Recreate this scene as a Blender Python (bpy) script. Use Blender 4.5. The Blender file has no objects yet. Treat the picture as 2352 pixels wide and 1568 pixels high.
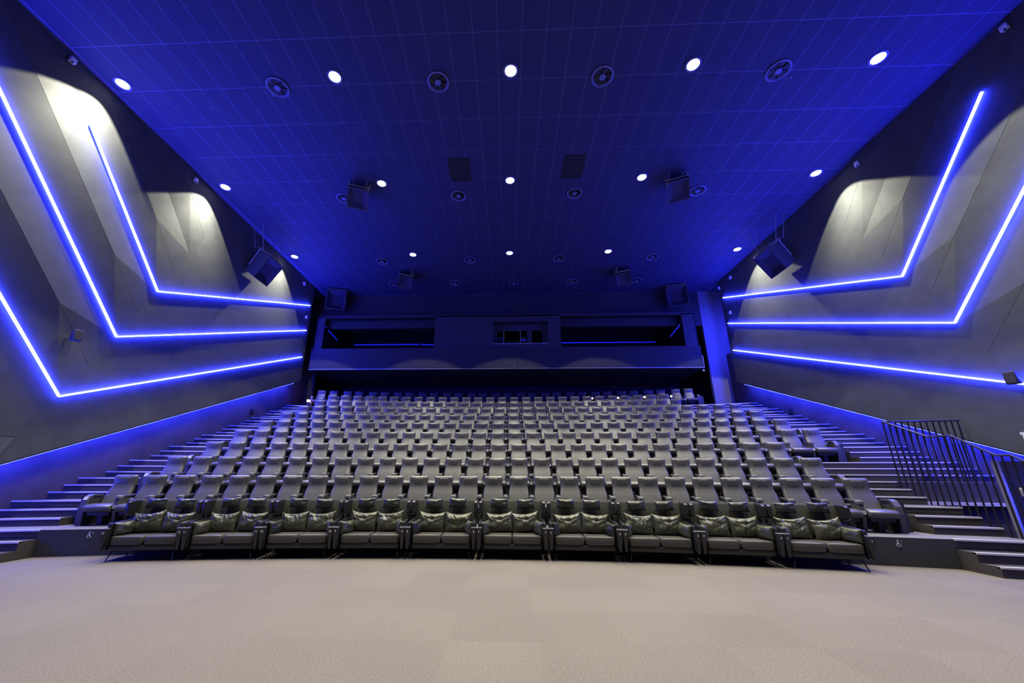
import bpy, bmesh, math, random
from mathutils import Vector, Matrix, noise
rnd = random.Random(7)
sc = bpy.context.scene
C = sc.collection
sin, cos, pi, sqrt = math.sin, math.cos, math.pi, math.sqrt

# ---------------------------------------------------------------- camera
CAMX, CAMZ = 0.644, 1.722
PIT, YAW, ROL = math.radians(17.292), math.radians(-2.191), math.radians(0.2348)
fw = Vector((sin(YAW)*cos(PIT), cos(YAW)*cos(PIT), sin(PIT)))
rt = Vector((cos(YAW), -sin(YAW), 0)); up = rt.cross(fw)
r2 = cos(ROL)*rt + sin(ROL)*up; u2 = -sin(ROL)*rt + cos(ROL)*up
cd = bpy.data.cameras.new('camera'); cam = bpy.data.objects.new('camera', cd); C.objects.link(cam)
cam.matrix_world = Matrix(((r2.x, u2.x, -fw.x, CAMX), (r2.y, u2.y, -fw.y, 0), (r2.z, u2.z, -fw.z, CAMZ), (0, 0, 0, 1)))
cd.sensor_width = 36; cd.lens = 875.567/2352*36; cd.shift_x = (1176-1133.183)/2352; cd.shift_y = (808.561-784)/2352
cd.clip_start = .05; cd.clip_end = 200
sc.camera = cam
# ---------------------------------------------------------------- world, exposure, light levels
w = bpy.data.worlds.new('world'); sc.world = w; w.use_nodes = True
w.node_tree.nodes['Background'].inputs[0].default_value = (.01, .012, .03, 1)
w.node_tree.nodes['Background'].inputs[1].default_value = .1
vs = sc.view_settings
vs.view_transform = 'Standard'; vs.look = 'None'; vs.exposure = 0.0; vs.gamma = 1.0; vs.use_curve_mapping = False
SPOT_W = 900           # each ceiling downlight: wide spill of its reflector
BEAM_W = 2000          # ... and its main beam
SPOT_COL = (1.0, .955, .76)
LED_S = 185            # wall LED lines
LED_COL = (.022, .032, 1.0)
WASH_S = 330            # LED wash under the wall panels

# ---------------------------------------------------------------- room numbers
CEIL = 11.928; OY = -32.712; RA = 43.26; DR = 1.267; DZ = .4972; PZ = .505; P = .652; RP = 42.03
XL, XR = -10.55, 12.5; YE = 19.75; YF = -7.0
def tz(i): return PZ+DZ*i
def tr(i): return RP+DR*i
def arc(R, x): return OY+sqrt(max(R*R-x*x, 0))

# ---------------------------------------------------------------- materials
def M(name, col, rough=.6, metal=0., var=None, bump=None, emit=None, spec=None, sheen=0, coat=0, stretch=None):
    m = bpy.data.materials.new(name); m.use_nodes = True; nt = m.node_tree; b = nt.nodes['Principled BSDF']
    b.inputs['Base Color'].default_value = (*col, 1); b.inputs['Roughness'].default_value = rough; b.inputs['Metallic'].default_value = metal
    if spec is not None: b.inputs['Specular IOR Level'].default_value = spec
    if sheen: b.inputs['Sheen Weight'].default_value = sheen
    if coat: b.inputs['Coat Weight'].default_value = coat
    if emit: b.inputs['Emission Color'].default_value = (*emit[0], 1); b.inputs['Emission Strength'].default_value = emit[1]
    tc = nt.nodes.new('ShaderNodeTexCoord'); src = tc.outputs['Object']
    if stretch:
        mp = nt.nodes.new('ShaderNodeMapping'); mp.inputs['Scale'].default_value = stretch; nt.links.new(src, mp.inputs[0]); src = mp.outputs[0]
    if var:
        n = nt.nodes.new('ShaderNodeTexNoise'); n.inputs['Scale'].default_value = var[0]; n.inputs['Detail'].default_value = 6
        nt.links.new(src, n.inputs['Vector'])
        r = nt.nodes.new('ShaderNodeMapRange'); r.inputs[1].default_value = .3; r.inputs[2].default_value = .7; r.inputs[3].default_value = 1-var[1]; r.inputs[4].default_value = 1+var[1]
        nt.links.new(n.outputs[0], r.inputs[0])
        mx = nt.nodes.new('ShaderNodeVectorMath'); mx.operation = 'SCALE'; mx.inputs[0].default_value = col
        nt.links.new(r.outputs[0], mx.inputs['Scale']); nt.links.new(mx.outputs[0], b.inputs['Base Color'])
    if bump:
        n2 = nt.nodes.new('ShaderNodeTexNoise'); n2.inputs['Scale'].default_value = bump[0]; n2.inputs['Detail'].default_value = 4
        nt.links.new(src, n2.inputs['Vector'])
        bp = nt.nodes.new('ShaderNodeBump'); bp.inputs['Strength'].default_value = bump[1]; bp.inputs['Distance'].default_value = .01
        nt.links.new(n2.outputs[0], bp.inputs['Height']); nt.links.new(bp.outputs[0], b.inputs['Normal'])
    return m
m_wall = M('wall_fabric', (.066, .072, .071), .85, var=(3, .12), bump=(350, .15))
m_wallback = M('wall_backing', (.02, .02, .022), .9)
m_dado = M('dado_textile', (.070, .055, .054), .95, var=(1.6, .22), bump=(240, .3))
m_riser = M('riser_board', (.034, .034, .037), .9, var=(40, .25), bump=(220, .3))
m_step = M('step_carpet', (.045, .038, .036), .95, var=(70, .3), bump=(260, .5))
m_tier = M('tier_carpet', (.045, .038, .036), .95, var=(70, .3), bump=(260, .5))
m_nosing = M('nosing_metal', (.62, .60, .56), .4, .2)
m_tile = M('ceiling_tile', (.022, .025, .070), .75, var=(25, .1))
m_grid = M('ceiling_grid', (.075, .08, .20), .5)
m_black = M('black_paint', (.012, .012, .014), .55)
m_dark = M('dark_fabric', (.022, .022, .026), .9)
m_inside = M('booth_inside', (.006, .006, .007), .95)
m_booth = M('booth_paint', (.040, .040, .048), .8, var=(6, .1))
m_apron = M('apron_textile', (.028, .028, .034), .8, var=(30, .15))
m_pillar = M('pale_plaster', (.22, .215, .23), .85, var=(12, .06))
m_leather = M('seat_leather', (.062, .060, .0575), .35, var=(9, .07), bump=(420, .10))
m_pad = M('pad_leather', (.058, .056, .054), .36, bump=(420, .10))
m_plast = M('black_plastic', (.018, .018, .02), .45)
m_cup = M('grey_plastic', (.15, .147, .14), .32)
m_panel = M('panel_leather', (.05, .049, .048), .45, bump=(400, .1))
m_plate = M('number_plate', (.55, .55, .60), .5)
m_ink = M('dark_ink', (.02, .02, .03), .6)
m_white = M('white_print', (.8, .8, .8), .6)
m_sofa = M('sofa_leather', (.012, .012, .0125), .36, var=(8, .1), bump=(380, .14))
m_sofacush = M('sofa_cushion_leather', (.042, .039, .036), .38, var=(8, .1), bump=(380, .14))
m_shell = M('sofa_shell_felt', (.014, .0145, .010), .8, bump=(300, .2))
m_pil = [M('olive_leather_a', (.030, .0315, .017), .40, var=(5, .08), bump=(60, .12)), M('olive_leather_b', (.040, .041, .023), .40, var=(5, .08), bump=(60, .12)), M('olive_leather_c', (.013, .0155, .0115), .38, var=(5, .08), bump=(60, .12))]
m_steel = M('black_steel', (.02, .02, .024), .35, .4)
m_handrail = M('handrail_steel', (.05, .05, .055), .3, .5)
m_spk = M('speaker_cabinet', (.05, .048, .055), .55)
m_grille = M('speaker_grille', (.028, .026, .05), .7, bump=(300, .4))
m_metal = M('bracket_metal', (.35, .34, .33), .4, .6)
m_device = M('white_device', (.75, .75, .78), .5)
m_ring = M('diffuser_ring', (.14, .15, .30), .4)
m_lens = M('lamp_lens', (.9, .9, .85), .5, emit=((1.0, .93, .78), 14))
m_glow = M('warm_indicator', (.9, .7, .5), .5, emit=((1.0, .55, .25), 9))
m_led = M('led_diffuser', (.8, .8, .9), .5, emit=(LED_COL, LED_S))
m_wash = M('led_wash', (.8, .8, .9), .5, emit=(LED_COL, WASH_S))
m_dimled = M('booth_led', (.3, .3, .5), .5, emit=((.01, .015, 1.0), .6))
m_screen = M('equipment_grey', (.20, .20, .18), .7)
m_frontwall = M('front_wall_fabric', (.05, .05, .055), .95)
m_screenf = M('cinema_screen', (.55, .55, .55), .9)

def carpet():
    m = bpy.data.materials.new('carpet'); m.use_nodes = True; nt = m.node_tree; b = nt.nodes['Principled BSDF']
    b.inputs['Roughness'].default_value = .97; b.inputs['Specular IOR Level'].default_value = .1
    tc = nt.nodes.new('ShaderNodeTexCoord'); L = nt.links.new
    n = nt.nodes.new('ShaderNodeTexNoise'); n.inputs['Scale'].default_value = 55; n.inputs['Detail'].default_value = 7; n.inputs['Roughness'].default_value = .75; L(tc.outputs['Object'], n.inputs['Vector'])
    n3 = nt.nodes.new('ShaderNodeTexNoise'); n3.inputs['Scale'].default_value = .7; n3.inputs['Detail'].default_value = 3; L(tc.outputs['Object'], n3.inputs['Vector'])
    # carpet squares, each with its own slight shade
    mp = nt.nodes.new('ShaderNodeVectorMath'); mp.operation = 'SCALE'; mp.inputs['Scale'].default_value = 1.0/.95; L(tc.outputs['Object'], mp.inputs[0])
    fl = nt.nodes.new('ShaderNodeVectorMath'); fl.operation = 'FLOOR'; L(mp.outputs[0], fl.inputs[0])
    wn = nt.nodes.new('ShaderNodeTexWhiteNoise'); wn.noise_dimensions = '2D'; L(fl.outputs[0], wn.inputs['Vector'])
    def mul(a, lo, hi):
        r = nt.nodes.new('ShaderNodeMapRange'); r.inputs[1].default_value = 0; r.inputs[2].default_value = 1; r.inputs[3].default_value = lo; r.inputs[4].default_value = hi
        L(a, r.inputs[0]); return r.outputs[0]
    a1 = mul(n.outputs[0], .05, 1.95); a2 = mul(wn.outputs[0], .955, 1.045); a3 = mul(n3.outputs[0], .93, 1.07)
    p1 = nt.nodes.new('ShaderNodeMath'); p1.operation = 'MULTIPLY'; L(a1, p1.inputs[0]); L(a2, p1.inputs[1])
    p2 = nt.nodes.new('ShaderNodeMath'); p2.operation = 'MULTIPLY'; L(p1.outputs[0], p2.inputs[0]); L(a3, p2.inputs[1])
    v = nt.nodes.new('ShaderNodeVectorMath'); v.operation = 'SCALE'; v.inputs[0].default_value = (.126, .112, .096); L(p2.outputs[0], v.inputs['Scale'])
    L(v.outputs[0], b.inputs['Base Color'])
    bp = nt.nodes.new('ShaderNodeBump'); bp.inputs['Strength'].default_value = .6; bp.inputs['Distance'].default_value = .012
    n2 = nt.nodes.new('ShaderNodeTexNoise'); n2.inputs['Scale'].default_value = 130; L(tc.outputs['Object'], n2.inputs['Vector'])
    L(n2.outputs[0], bp.inputs['Height']); L(bp.outputs[0], b.inputs['Normal'])
    return m
m_carpet = carpet()

# ---------------------------------------------------------------- mesh helpers
class MB:
    def __init__(s): s.v = []; s.f = []
    def add(s, vs, fs):
        o = len(s.v); s.v += [tuple(v) for v in vs]; s.f += [tuple(i+o for i in f) for f in fs]; return s
    def box(s, x0, x1, y0, y1, z0, z1, mat=None):
        vs = [(x, y, z) for z in (z0, z1) for y in (y0, y1) for x in (x0, x1)]
        if mat: vs = [mat @ Vector(v) for v in vs]
        return s.add(vs, [(0, 2, 3, 1), (4, 5, 7, 6), (0, 1, 5, 4), (2, 6, 7, 3), (0, 4, 6, 2), (1, 3, 7, 5)])
    def prism(s, poly, fn0, fn1):           # poly 2D; fn maps (a,b)->3D
        n = len(poly); vs = [fn0(*p) for p in poly]+[fn1(*p) for p in poly]
        return s.add(vs, [tuple(range(n))[::-1], tuple(range(n, 2*n))]+[(i, (i+1) % n, n+(i+1) % n, n+i) for i in range(n)])
    def tube(s, pts, r, n=8, close=True):
        pts = [Vector(p) for p in pts]; rings = []
        for i, p in enumerate(pts):
            d = (pts[min(i+1, len(pts)-1)]-pts[max(i-1, 0)]).normalized()
            a = d.cross(Vector((0, 0, 1)) if abs(d.z) < .95 else Vector((1, 0, 0))).normalized(); b = d.cross(a)
            rr = r[i] if isinstance(r, (list, tuple)) else r
            rings.append([p+rr*(cos(2*pi*k/n)*a+sin(2*pi*k/n)*b) for k in range(n)])
        return s.rings(rings)
    def rings(s, rings, cap=True):
        n = len(rings[0]); vs = [v for r in rings for v in r]; fs = []
        for i in range(len(rings)-1):
            for k in range(n): fs.append((i*n+k, i*n+(k+1) % n, (i+1)*n+(k+1) % n, (i+1)*n+k))
        if cap: fs += [tuple(range(n))[::-1], tuple(range((len(rings)-1)*n, len(rings)*n))]
        return s.add(vs, fs)
    def lathe(s, prof, n=24, c=(0, 0, 0)):  # prof (r,z)
        return s.rings([[(c[0]+r*cos(2*pi*k/n), c[1]+r*sin(2*pi*k/n), c[2]+z) for k in range(n)] for r, z in prof], cap=True)
    def mesh(s, name, mat, smooth=False):
        me = bpy.data.meshes.new(name); me.from_pydata(s.v, [], s.f); me.materials.append(mat)
        bm = bmesh.new(); bm.from_mesh(me); bmesh.ops.recalc_face_normals(bm, faces=bm.faces)
        if smooth:
            for f in bm.faces: f.smooth = True
            for e in bm.edges:
                if len(e.link_faces) == 2 and e.calc_face_angle(0) > .7: e.smooth = False
        bm.to_mesh(me); bm.free(); return me
def obj(name, me, parent=None, loc=None, rz=0):
    o = bpy.data.objects.new(name, me); C.objects.link(o)
    if parent: o.parent = parent
    if loc: o.location = loc
    if rz: o.rotation_euler = (0, 0, rz)
    return o
def build(mb, name, mat, parent=None, smooth=False): return obj(name, mb.mesh(name, mat, smooth), parent)
def tag(o, label, cat, group=None, kind=None):
    o['label'] = label; o['category'] = cat
    if group: o['group'] = group
    if kind: o['kind'] = kind
    return o
def struct(o, label=None, cat=None):
    o['kind'] = 'structure'
    if label: o['label'] = label
    if cat: o['category'] = cat
    return o
def empty(name, loc=(0, 0, 0), rz=0):
    o = bpy.data.objects.new(name, None); C.objects.link(o); o.location = loc; o.rotation_euler = (0, 0, rz); o.empty_display_size = .2; return o
def sup(a, n): c = cos(a); return math.copysign(abs(c)**(2/n), c)
def sus(a, n): c = sin(a); return math.copysign(abs(c)**(2/n), c)
def loft(secs, n=20, ex=4):                 # sec: (centre, U, V) half axes ; superellipse rings
    out = []
    for c, U, V in secs:
        c, U, V = Vector(c), Vector(U), Vector(V)
        out.append([c+U*sup(2*pi*(k+.5)/n, ex)+V*sus(2*pi*(k+.5)/n, ex) for k in range(n)])
    return MB().rings(out)
def rbox(mb, c, h, r=.03, n=20, ex=6):      # rounded box: loft along z with rounded top and bottom
    rs = []
    for t, k in ((-1, 3), (-1, 1), (-1, 0), (1, 0), (1, 1), (1, 3)):
        zz = {0: h[2]-r, 1: h[2]-r*.3, 3: h[2]}[k]*t; ins = {0: 0, 1: r*.3, 3: r}[k]
        rs.append([(c[0]+(h[0]-ins)*sup(2*pi*(j+.5)/n, ex), c[1]+(h[1]-ins)*sus(2*pi*(j+.5)/n, ex), c[2]+zz) for j in range(n)])
    return mb.rings(rs)
def pillow(hx, hz, th, seed=0, wr=.012, nx=16, nz=12, sag=0):   # cushion standing in the XZ plane, soft corners and creases
    vs = []; fs = []
    def pt(i, j, s):
        u = -1+2*i/nx; v = -1+2*j/nz
        e = max(0, (1-abs(u)**2.6))*max(0, (1-abs(v)**2.6))
        pin = 1-.07*(1-abs(v)**2)*(abs(u)**3); pin2 = 1-.07*(1-abs(u)**2)*(abs(v)**3)
        nn = noise.noise(Vector((u*1.3+seed*3.1, v*1.6, s*2.0+seed)))
        f1 = noise.noise(Vector((u*4.2+v*v*1.2+seed*1.7, v*.9+seed, s*3.0))); f2 = noise.noise(Vector((u*2.2*abs(v)+seed*2.3, v*4.0-abs(u)*2.5, s*5.0+seed)))
        cr = ((1-abs(f1)*3.2)*.6+(1-abs(f2)*3.0)*.4)*wr*(e**.45)*(.35+.65*(v*.5+.5))
        x = u*hx*pin; z = v*hz*pin2-sag*(1-u*u)*(v > 0)*v
        return (x, s*(th*e**.5*(1+.25*nn)+cr), z)
    for s in (-1, 1):
        for j in range(nz+1):
            for i in range(nx+1): vs.append(pt(i, j, s))
    N = (nx+1)*(nz+1)
    for s in (0, 1):
        for j in range(nz):
            for i in range(nx):
                a = s*N+j*(nx+1)+i; q = (a, a+1, a+nx+2, a+nx+1); fs.append(q if s == 0 else q[::-1])
    mb = MB(); mb.add(vs, fs); return mb
def pillow_mesh(name, mat, *a, **k):
    me = pillow(*a, **k).mesh(name, mat, False)
    bm = bmesh.new(); bm.from_mesh(me); bmesh.ops.remove_doubles(bm, verts=bm.verts, dist=.0006)
    for f in bm.faces: f.smooth = True
    bm.to_mesh(me); bm.free(); return me
_txt = {}
def text_mesh(t, size, mat):                # upright lettering facing -Y, centred
    k = (t, size, mat.name)
    if k in _txt: return _txt[k]
    cu = bpy.data.curves.new('t', 'FONT'); cu.body = t; cu.size = size; cu.extrude = .001; cu.align_x = 'CENTER'; cu.align_y = 'CENTER'; cu.resolution_u = 2
    o = bpy.data.objects.new('t', cu); C.objects.link(o)
    dg = bpy.context.evaluated_depsgraph_get(); me = bpy.data.meshes.new_from_object(o.evaluated_get(dg)); me.name = 'number'
    bpy.data.objects.remove(o); bpy.data.curves.remove(cu)
    for v in me.vertices: v.co = (v.co.x, -v.co.z, v.co.y)
    me.materials.clear(); me.materials.append(mat); _txt[k] = me; return me
ORD = ['first', 'second', 'third', 'fourth', 'fifth', 'sixth', 'seventh', 'eighth', 'ninth', 'tenth']
def nth(n): return '%d%s' % (n, 'th' if 10 <= n % 100 <= 20 else {1: 'st', 2: 'nd', 3: 'rd'}.get(n % 10, 'th'))

# ================================================================ SETTING
fl = build(MB().box(XL-2, XR+2, YF, 9.6, -.1, 0), 'floor', m_carpet); struct(fl, 'pale grey beige carpet in front of the sofas', 'carpet')
def arcprism(R0, R1, x0, x1, z0, z1, n=28, y1=None):
    mb = MB(); xs = [x0+(x1-x0)*i/n for i in range(n+1)]; vs = []; fs = []
    for x in xs:
        a = arc(R0, x); b = arc(R1, x) if y1 is None else y1
        vs += [(x, a, z0), (x, b, z0), (x, b, z1), (x, a, z1)]
    for i in range(n):
        o = i*4
        for k in range(4): fs.append((o+k, o+(k+1) % 4, o+4+(k+1) % 4, o+4+k))
    fs += [(0, 1, 2, 3)[::-1], tuple(n*4+k for k in range(4))]
    return mb.add(vs, fs)
XLd, XRd = XL-.45, XR+.45                  # recessed lower wall
for i in range(10):
    x1 = 10.5 if i < 2 else XRd+.1
    mb = arcprism(tr(i), tr(i+1), XLd-.1, x1, 0, tz(i)) if i < 9 else arcprism(tr(i), 0, XLd-3, XRd+3, 0, tz(i), y1=25)
    t = build(mb, 'tier_platform', m_riser if i == 0 else m_tier, fl)
# top covering of the front platform
build(arcprism(tr(0)-.0, tr(0)+1.2, XLd-.1, 10.5, PZ+.001, PZ+.006), 'platform_covering', M('platform_carpet', (.11, .104, .098), .95, var=(80, .25), bump=(240, .4)), fl)

def stairs(label, blocks):
    root = empty('aisle_stairs'); struct(root, label, 'stairs')
    for (R0, R1, x0, x1, z0, z1) in blocks:
        n = 6
        s = build(arcprism(R0, R1, x0, x1, z0, z1, n), 'step', m_step, root)
        build(arcprism(R0-.012, R0+.045, x0, x1, z1-.026, z1+.006, n), 'nosing', m_nosing, s)
T = .3
def aisle(i, x0, x1):                       # two steps between tier i and i+1, plus the edge of tier i+1
    b = [(tr(i+1)-(2-k)*T, tr(i+1)-(1-k)*T, x0, x1, tz(i), tz(i)+(k+1)*DZ/3) for k in range(2)]
    b.append((tr(i+1)-.004, tr(i+1)+.06, x0, x1, tz(i+1)-.12, tz(i+1)+.004))
    return b
low = lambda x0, x1: [(tr(0)-T*(2-k), tr(0)-T*(1-k), x0, x1, 0, PZ*(k+1)/3) for k in range(2)]+[(tr(0)-.004, tr(0)+.06, x0, x1, PZ-.12, PZ+.01)]
bl = low(XLd, -9.1)
for i in range(9): bl += aisle(i, XLd, -9.42 if i < 8 else -10.0)
stairs('dark carpeted aisle steps with bright nosings along the left wall', bl)
stairs('dark carpeted steps beside the black railing on the right', low(9.12, 12.6)+aisle(0, 9.42, 10.5)+aisle(1, 9.42, 10.5))
bl = aisle(2, 9.42, XRd)
for i in range(3, 6): bl += aisle(i, 11.3, XRd)
for i in range(6, 9): bl += aisle(i, 11.3 if i < 7 else 9.42, XRd)
stairs('dark carpeted upper steps along the right wall behind the railing', bl)

# ---------------------------------------------------------------- side walls with chevron panels
SL = .395; LG = 1.105
def side_wall(side):
    X = XL if side < 0 else XR; Xd = XLd if side < 0 else XRd; nm = 'left' if side < 0 else 'right'
    A = [(8.985, 3.452), (9.867, 5.342), (10.66, 7.161), (11.45, 8.98), (12.25, 10.80)] if side < 0 else [(8.985, 3.66), (9.832, 5.506), (10.657, 7.329), (11.45, 9.13), (12.25, 10.93)]
    base = (19.162, 6.087) if side < 0 else (19.48, 6.057)
    s4 = lambda y: base[1]+SL*(y-base[0])
    inn = -side                              # direction into the room
    def W(d): return lambda y, z: (X+inn*d, y, z)
    wall = build(MB().prism([(YF, 0), (3.7, 0), (YE, s4(YE)), (YE, CEIL), (YF, CEIL)], W(-.051), W(-.10)), 'wall_'+nm, m_wallback)
    struct(wall, 'dark grey chevron panelled %s side wall' % nm, 'wall')
    # recessed lower wall
    d = build(MB().box(min(Xd, Xd-inn*.12), max(Xd, Xd-inn*.12), YF, 21.0, -.0, 8.0), 'lower_wall', m_dado, wall)
    def panel(poly):                         # poly of (y,z,raise)
        n = len(poly); vs = [(X+inn*r, y, z) for y, z, r in poly]+[(X-inn*.05, y, z) for y, z, r in poly]
        mb = MB().add(vs, [tuple(range(n)), tuple(range(n, 2*n))[::-1]]+[(i, (i+1) % n, n+(i+1) % n, n+i) for i in range(n)])
        build(mb, 'wall_panel', m_wall, wall)
    def top(a): t = (CEIL-a[1])/LG; return (a[0]-t, CEIL)
    g = .005
    def rk(a, y=YE): return (y, a[1]+SL*(y-a[0]))
    def rkc(a):                              # rake line end, clipped by the ceiling
        e = rk(a)
        return e if e[1] < CEIL else (a[0]+(CEIL-a[1])/SL, CEIL)
    h = .08
    for k in range(4):
        a, b = A[k], A[k+1]
        ea, eb = rkc(a), rkc(b)
        poly = [(a[0], a[1], 0), (ea[0], ea[1], 0)]
        if ea[1] < CEIL and eb[1] >= CEIL: poly.append((YE, CEIL, 0))
        poly += [(eb[0], eb[1], 0), (b[0], b[1], 0)]
        panel(poly)
        E = ((a[0]+b[0])/2, (a[1]+b[1])/2); Tm = top(E); G = (E[0]-1.15, E[1]+1.15*LG)
        Ta, Tb = top(a), top(b); q = g/2
        panel([(a[0], a[1], 0), (E[0]-q, E[1]-q, 0), (G[0]-q, G[1]-q, h)])
        panel([(a[0], a[1], 0), (G[0]-q, G[1]-q, h), (Tm[0]-q-.004, Tm[1], h), (Ta[0], Ta[1], 0)])
        panel([(b[0], b[1], 0), (G[0]+q, G[1]+q, h), (E[0]+q, E[1]+q, 0)])
        panel([(b[0], b[1], 0), (Tb[0], Tb[1], 0), (Tm[0]+q+.004, Tm[1], h), (G[0]+q, G[1]+q, h)])
    a = A[4]; ea = rkc(a); Ta = top(a); panel([(a[0], a[1], 0), (ea[0], ea[1], 0), (Ta[0], Ta[1], 0)])
    # below the lowest chevron
    a = A[0]; f = (8.1, s4(8.1)); Ta = top(a)
    panel([(f[0], f[1], 0), (YE, s4(YE), 0), (YE, rk(a)[1], 0), (a[0], a[1], 0)])
    zc = 2.42; yc = f[0]+(a[0]-f[0])*(zc-f[1])/(a[1]-f[1])
    S0 = (a[0]-3.0, a[1]-.0)
    panel([(a[0], a[1], 0), (Ta[0], Ta[1], 0), (YF, CEIL, 0), (YF, zc, 0), (yc-.01, zc, 0)])
    panel([(yc-.01, zc-.01, 0), (YF, zc-.01, 0), (YF, max(s4(YF), .05), .16), (3.7, .06, .16), (f[0]-.01, f[1], .06)])
    # LED lines
    def strip(root, p, q_, wd=.015, ht=.058):
        dy, dz = q_[0]-p[0], q_[1]-p[1]; L = sqrt(dy*dy+dz*dz); ny, nz = -dz/L*wd, dy/L*wd
        build(MB().prism([(p[0]+ny, p[1]+nz), (q_[0]+ny, q_[1]+nz), (q_[0]-ny, q_[1]-nz), (p[0]-ny, p[1]-nz)], W(.006), W(ht)), 'led_diffuser', m_led, root)
        ny *= 1.5; nz *= 1.5
        build(MB().prism([(p[0]+ny, p[1]+nz), (q_[0]+ny, q_[1]+nz), (q_[0]-ny, q_[1]-nz), (p[0]-ny, p[1]-nz)], W(.0), W(.006)), 'led_channel', m_metal, root)
    for k, (nmk, t) in enumerate((('lowest', 6.4), ('middle', 4.8), ('highest', 3.1))):
        root = empty('led_light_line', (0, 0, 0))
        a = A[k]; e = (19.48, a[1]+SL*(19.48-a[0]))
        strip(root, a, e); strip(root, a, (a[0]-t, a[1]+t*LG))
        tag(root, '%s glowing blue chevron LED line on the %s wall' % (nmk, nm), 'light strip', 'blue LED chevrons on the %s wall' % nm)
    root = empty('led_wash_strip')
    p0 = (5.2, s4(5.2)); p1 = (19.3, s4(19.3))
    def bar(d0, d1, z0, z1, name, mat):
        vs = []
        for (y, z) in (p0, p1):
            for dd, dzz in ((d0, z0), (d1, z0), (d1, z1), (d0, z1)): vs.append((X+inn*dd, y, z+dzz))
        build(MB().add(vs, [(0, 1, 2, 3), (7, 6, 5, 4), (0, 4, 5, 1), (1, 5, 6, 2), (2, 6, 7, 3), (3, 7, 4, 0)]), name, mat, root)
    bar(-.10, -.075, -.042, -.016, 'led_diffuser', m_wash); bar(-.06, .012, -.016, .02, 'cover_lip', m_black)
    tag(root, 'blue LED wash strip under the %s wall panels above the steps' % nm, 'light strip')
side_wall(-1); side_wall(1)
pr_ = empty('added_passage_light', (XR+.28, YE+.12, 7.4)); build(MB().box(-.02, .02, -.012, .012, 0, 2.9), 'led_diffuser', m_led, pr_); build(MB().box(-.035, .035, -.10, -.012, -.03, 2.93), 'channel', m_black, pr_)  # hidden LED line, added to turn the passage wall blue
tag(pr_, 'unseen upright blue LED line added behind the right wall end to light the passage', 'light strip')
struct(build(MB().box(XL-.2, XR+.2, YF-.2, YF, 0, CEIL), 'wall_front', m_frontwall), 'dark wall behind the camera', 'wall')

# ---------------------------------------------------------------- ceiling and its tiles
ceil = build(MB().box(XL-3, XR+3, YF-.2, 21.0, CEIL+.004, CEIL+.2), 'ceiling', m_grid); struct(ceil, 'dark tiled ceiling with pale joints washed in blue light', 'ceiling')
tile_me = MB().box(-.288, .288, -.588, .588, 0, .012).mesh('ceiling_tile', m_tile)
GX, GY = -7.946, 6.536; cells = []
for ix in range(-5, 36):
    for iy in range(-11, 13):
        x, y = GX+.6*(ix+.5), GY+1.2*(iy+.5)
        if x-.3 < XL-.3 or x+.3 > XR+.35 or y+.6 > 21.15: continue
        cells.append((x, y))
def seen(c):
    v = Vector((c[0]-CAMX, c[1], CEIL-CAMZ)); z = v.dot(fw)
    if z < .5: return 0
    sx = 875.6*v.dot(r2)/z+1133; sy = 808.6-875.6*v.dot(u2)/z
    return 0 if not(-60 < sx < 2412 and -60 < sy) else 1/z**3
cells.sort(key=lambda c: -seen(c))
for c in cells[:300]: obj('ceiling_tile', tile_me, ceil, (c[0], c[1], CEIL))
rest = MB()
for c in cells[300:]: rest.box(c[0]-.288, c[0]+.288, c[1]-.588, c[1]+.588, CEIL, CEIL+.012)
o = build(rest, 'ceiling_tiles', m_tile, ceil); o['kind'] = 'stuff'

# ---------------------------------------------------------------- back of the room: upper wall, booth, under-balcony wall, corridor ends
wb = build(MB().box(-10.45, 11.93, 21.0, 21.2, 9.8, CEIL+.2), 'wall_back', m_apron); struct(wb, 'dark upper back wall above the projection booth', 'wall')
struct(build(MB().box(XL-3, XR+3, 24.6, 24.8, 0, 10.5), 'wall_rear', m_dark), 'dark wall behind the last seat row under the booth', 'wall')
struct(build(MB().box(11.93, 15.4, 21.0, 21.2, 0, CEIL), 'wall_passage', m_pillar), 'pale wall of the right exit passage lit blue', 'wall')
build(MB().box(11.94, 15.4, 20.985, 21.0, 4.9, 6.35), 'lower_band', M('passage_lower_paint', (.25, .225, .225), .85, var=(20, .08)), bpy.data.objects['wall_passage'])
struct(build(MB().box(-13.6, -10.45, 21.0, 21.2, 0, CEIL), 'wall_passage_left', m_dark), 'dark wall of the left exit passage', 'wall')
struct(build(MB().box(XL-3.2, XL-3, 19, 25, 0, CEIL).box(XR+3, XR+3.2, 19, 25, 0, CEIL), 'wall_ends', m_dark), 'dark end walls of the exit passages', 'wall')
bx0, bx1 = -10.45, 11.2
booth = empty('projection_booth'); struct(booth, 'projection booth across the back with two dark openings', 'booth')
YB = 20.45
def slab(x0, x1, z0, z1, y0=YB, y1=YB+.15, name='front_panel', mat=m_booth): return build(MB().box(x0, x1, y0, y1, z0, z1), name, mat, booth)
WZ0, WZ1 = 8.37, 10.27; top = 10.33
slab(bx0, -10.03, 8.26, top); slab(10.55, bx1, 8.26, top)
slab(-3.53, -.13, 8.26, top); slab(2.97, 3.68, 8.26, top); slab(-.13, 2.97, 8.26, 8.62); slab(-.13, 2.97, 9.93, top)
slab(bx0, bx1, top, top+.06, YB-.03, 21.05, 'top_ledge', m_booth)
slab(bx0, bx1, WZ1, top, YB, YB+.15, 'head_rail'); slab(-10.03, -3.53, 8.26, WZ0, YB, YB+.15, 'sill'); slab(3.68, 10.55, 8.26, WZ0, YB, YB+.15, 'sill')
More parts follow.
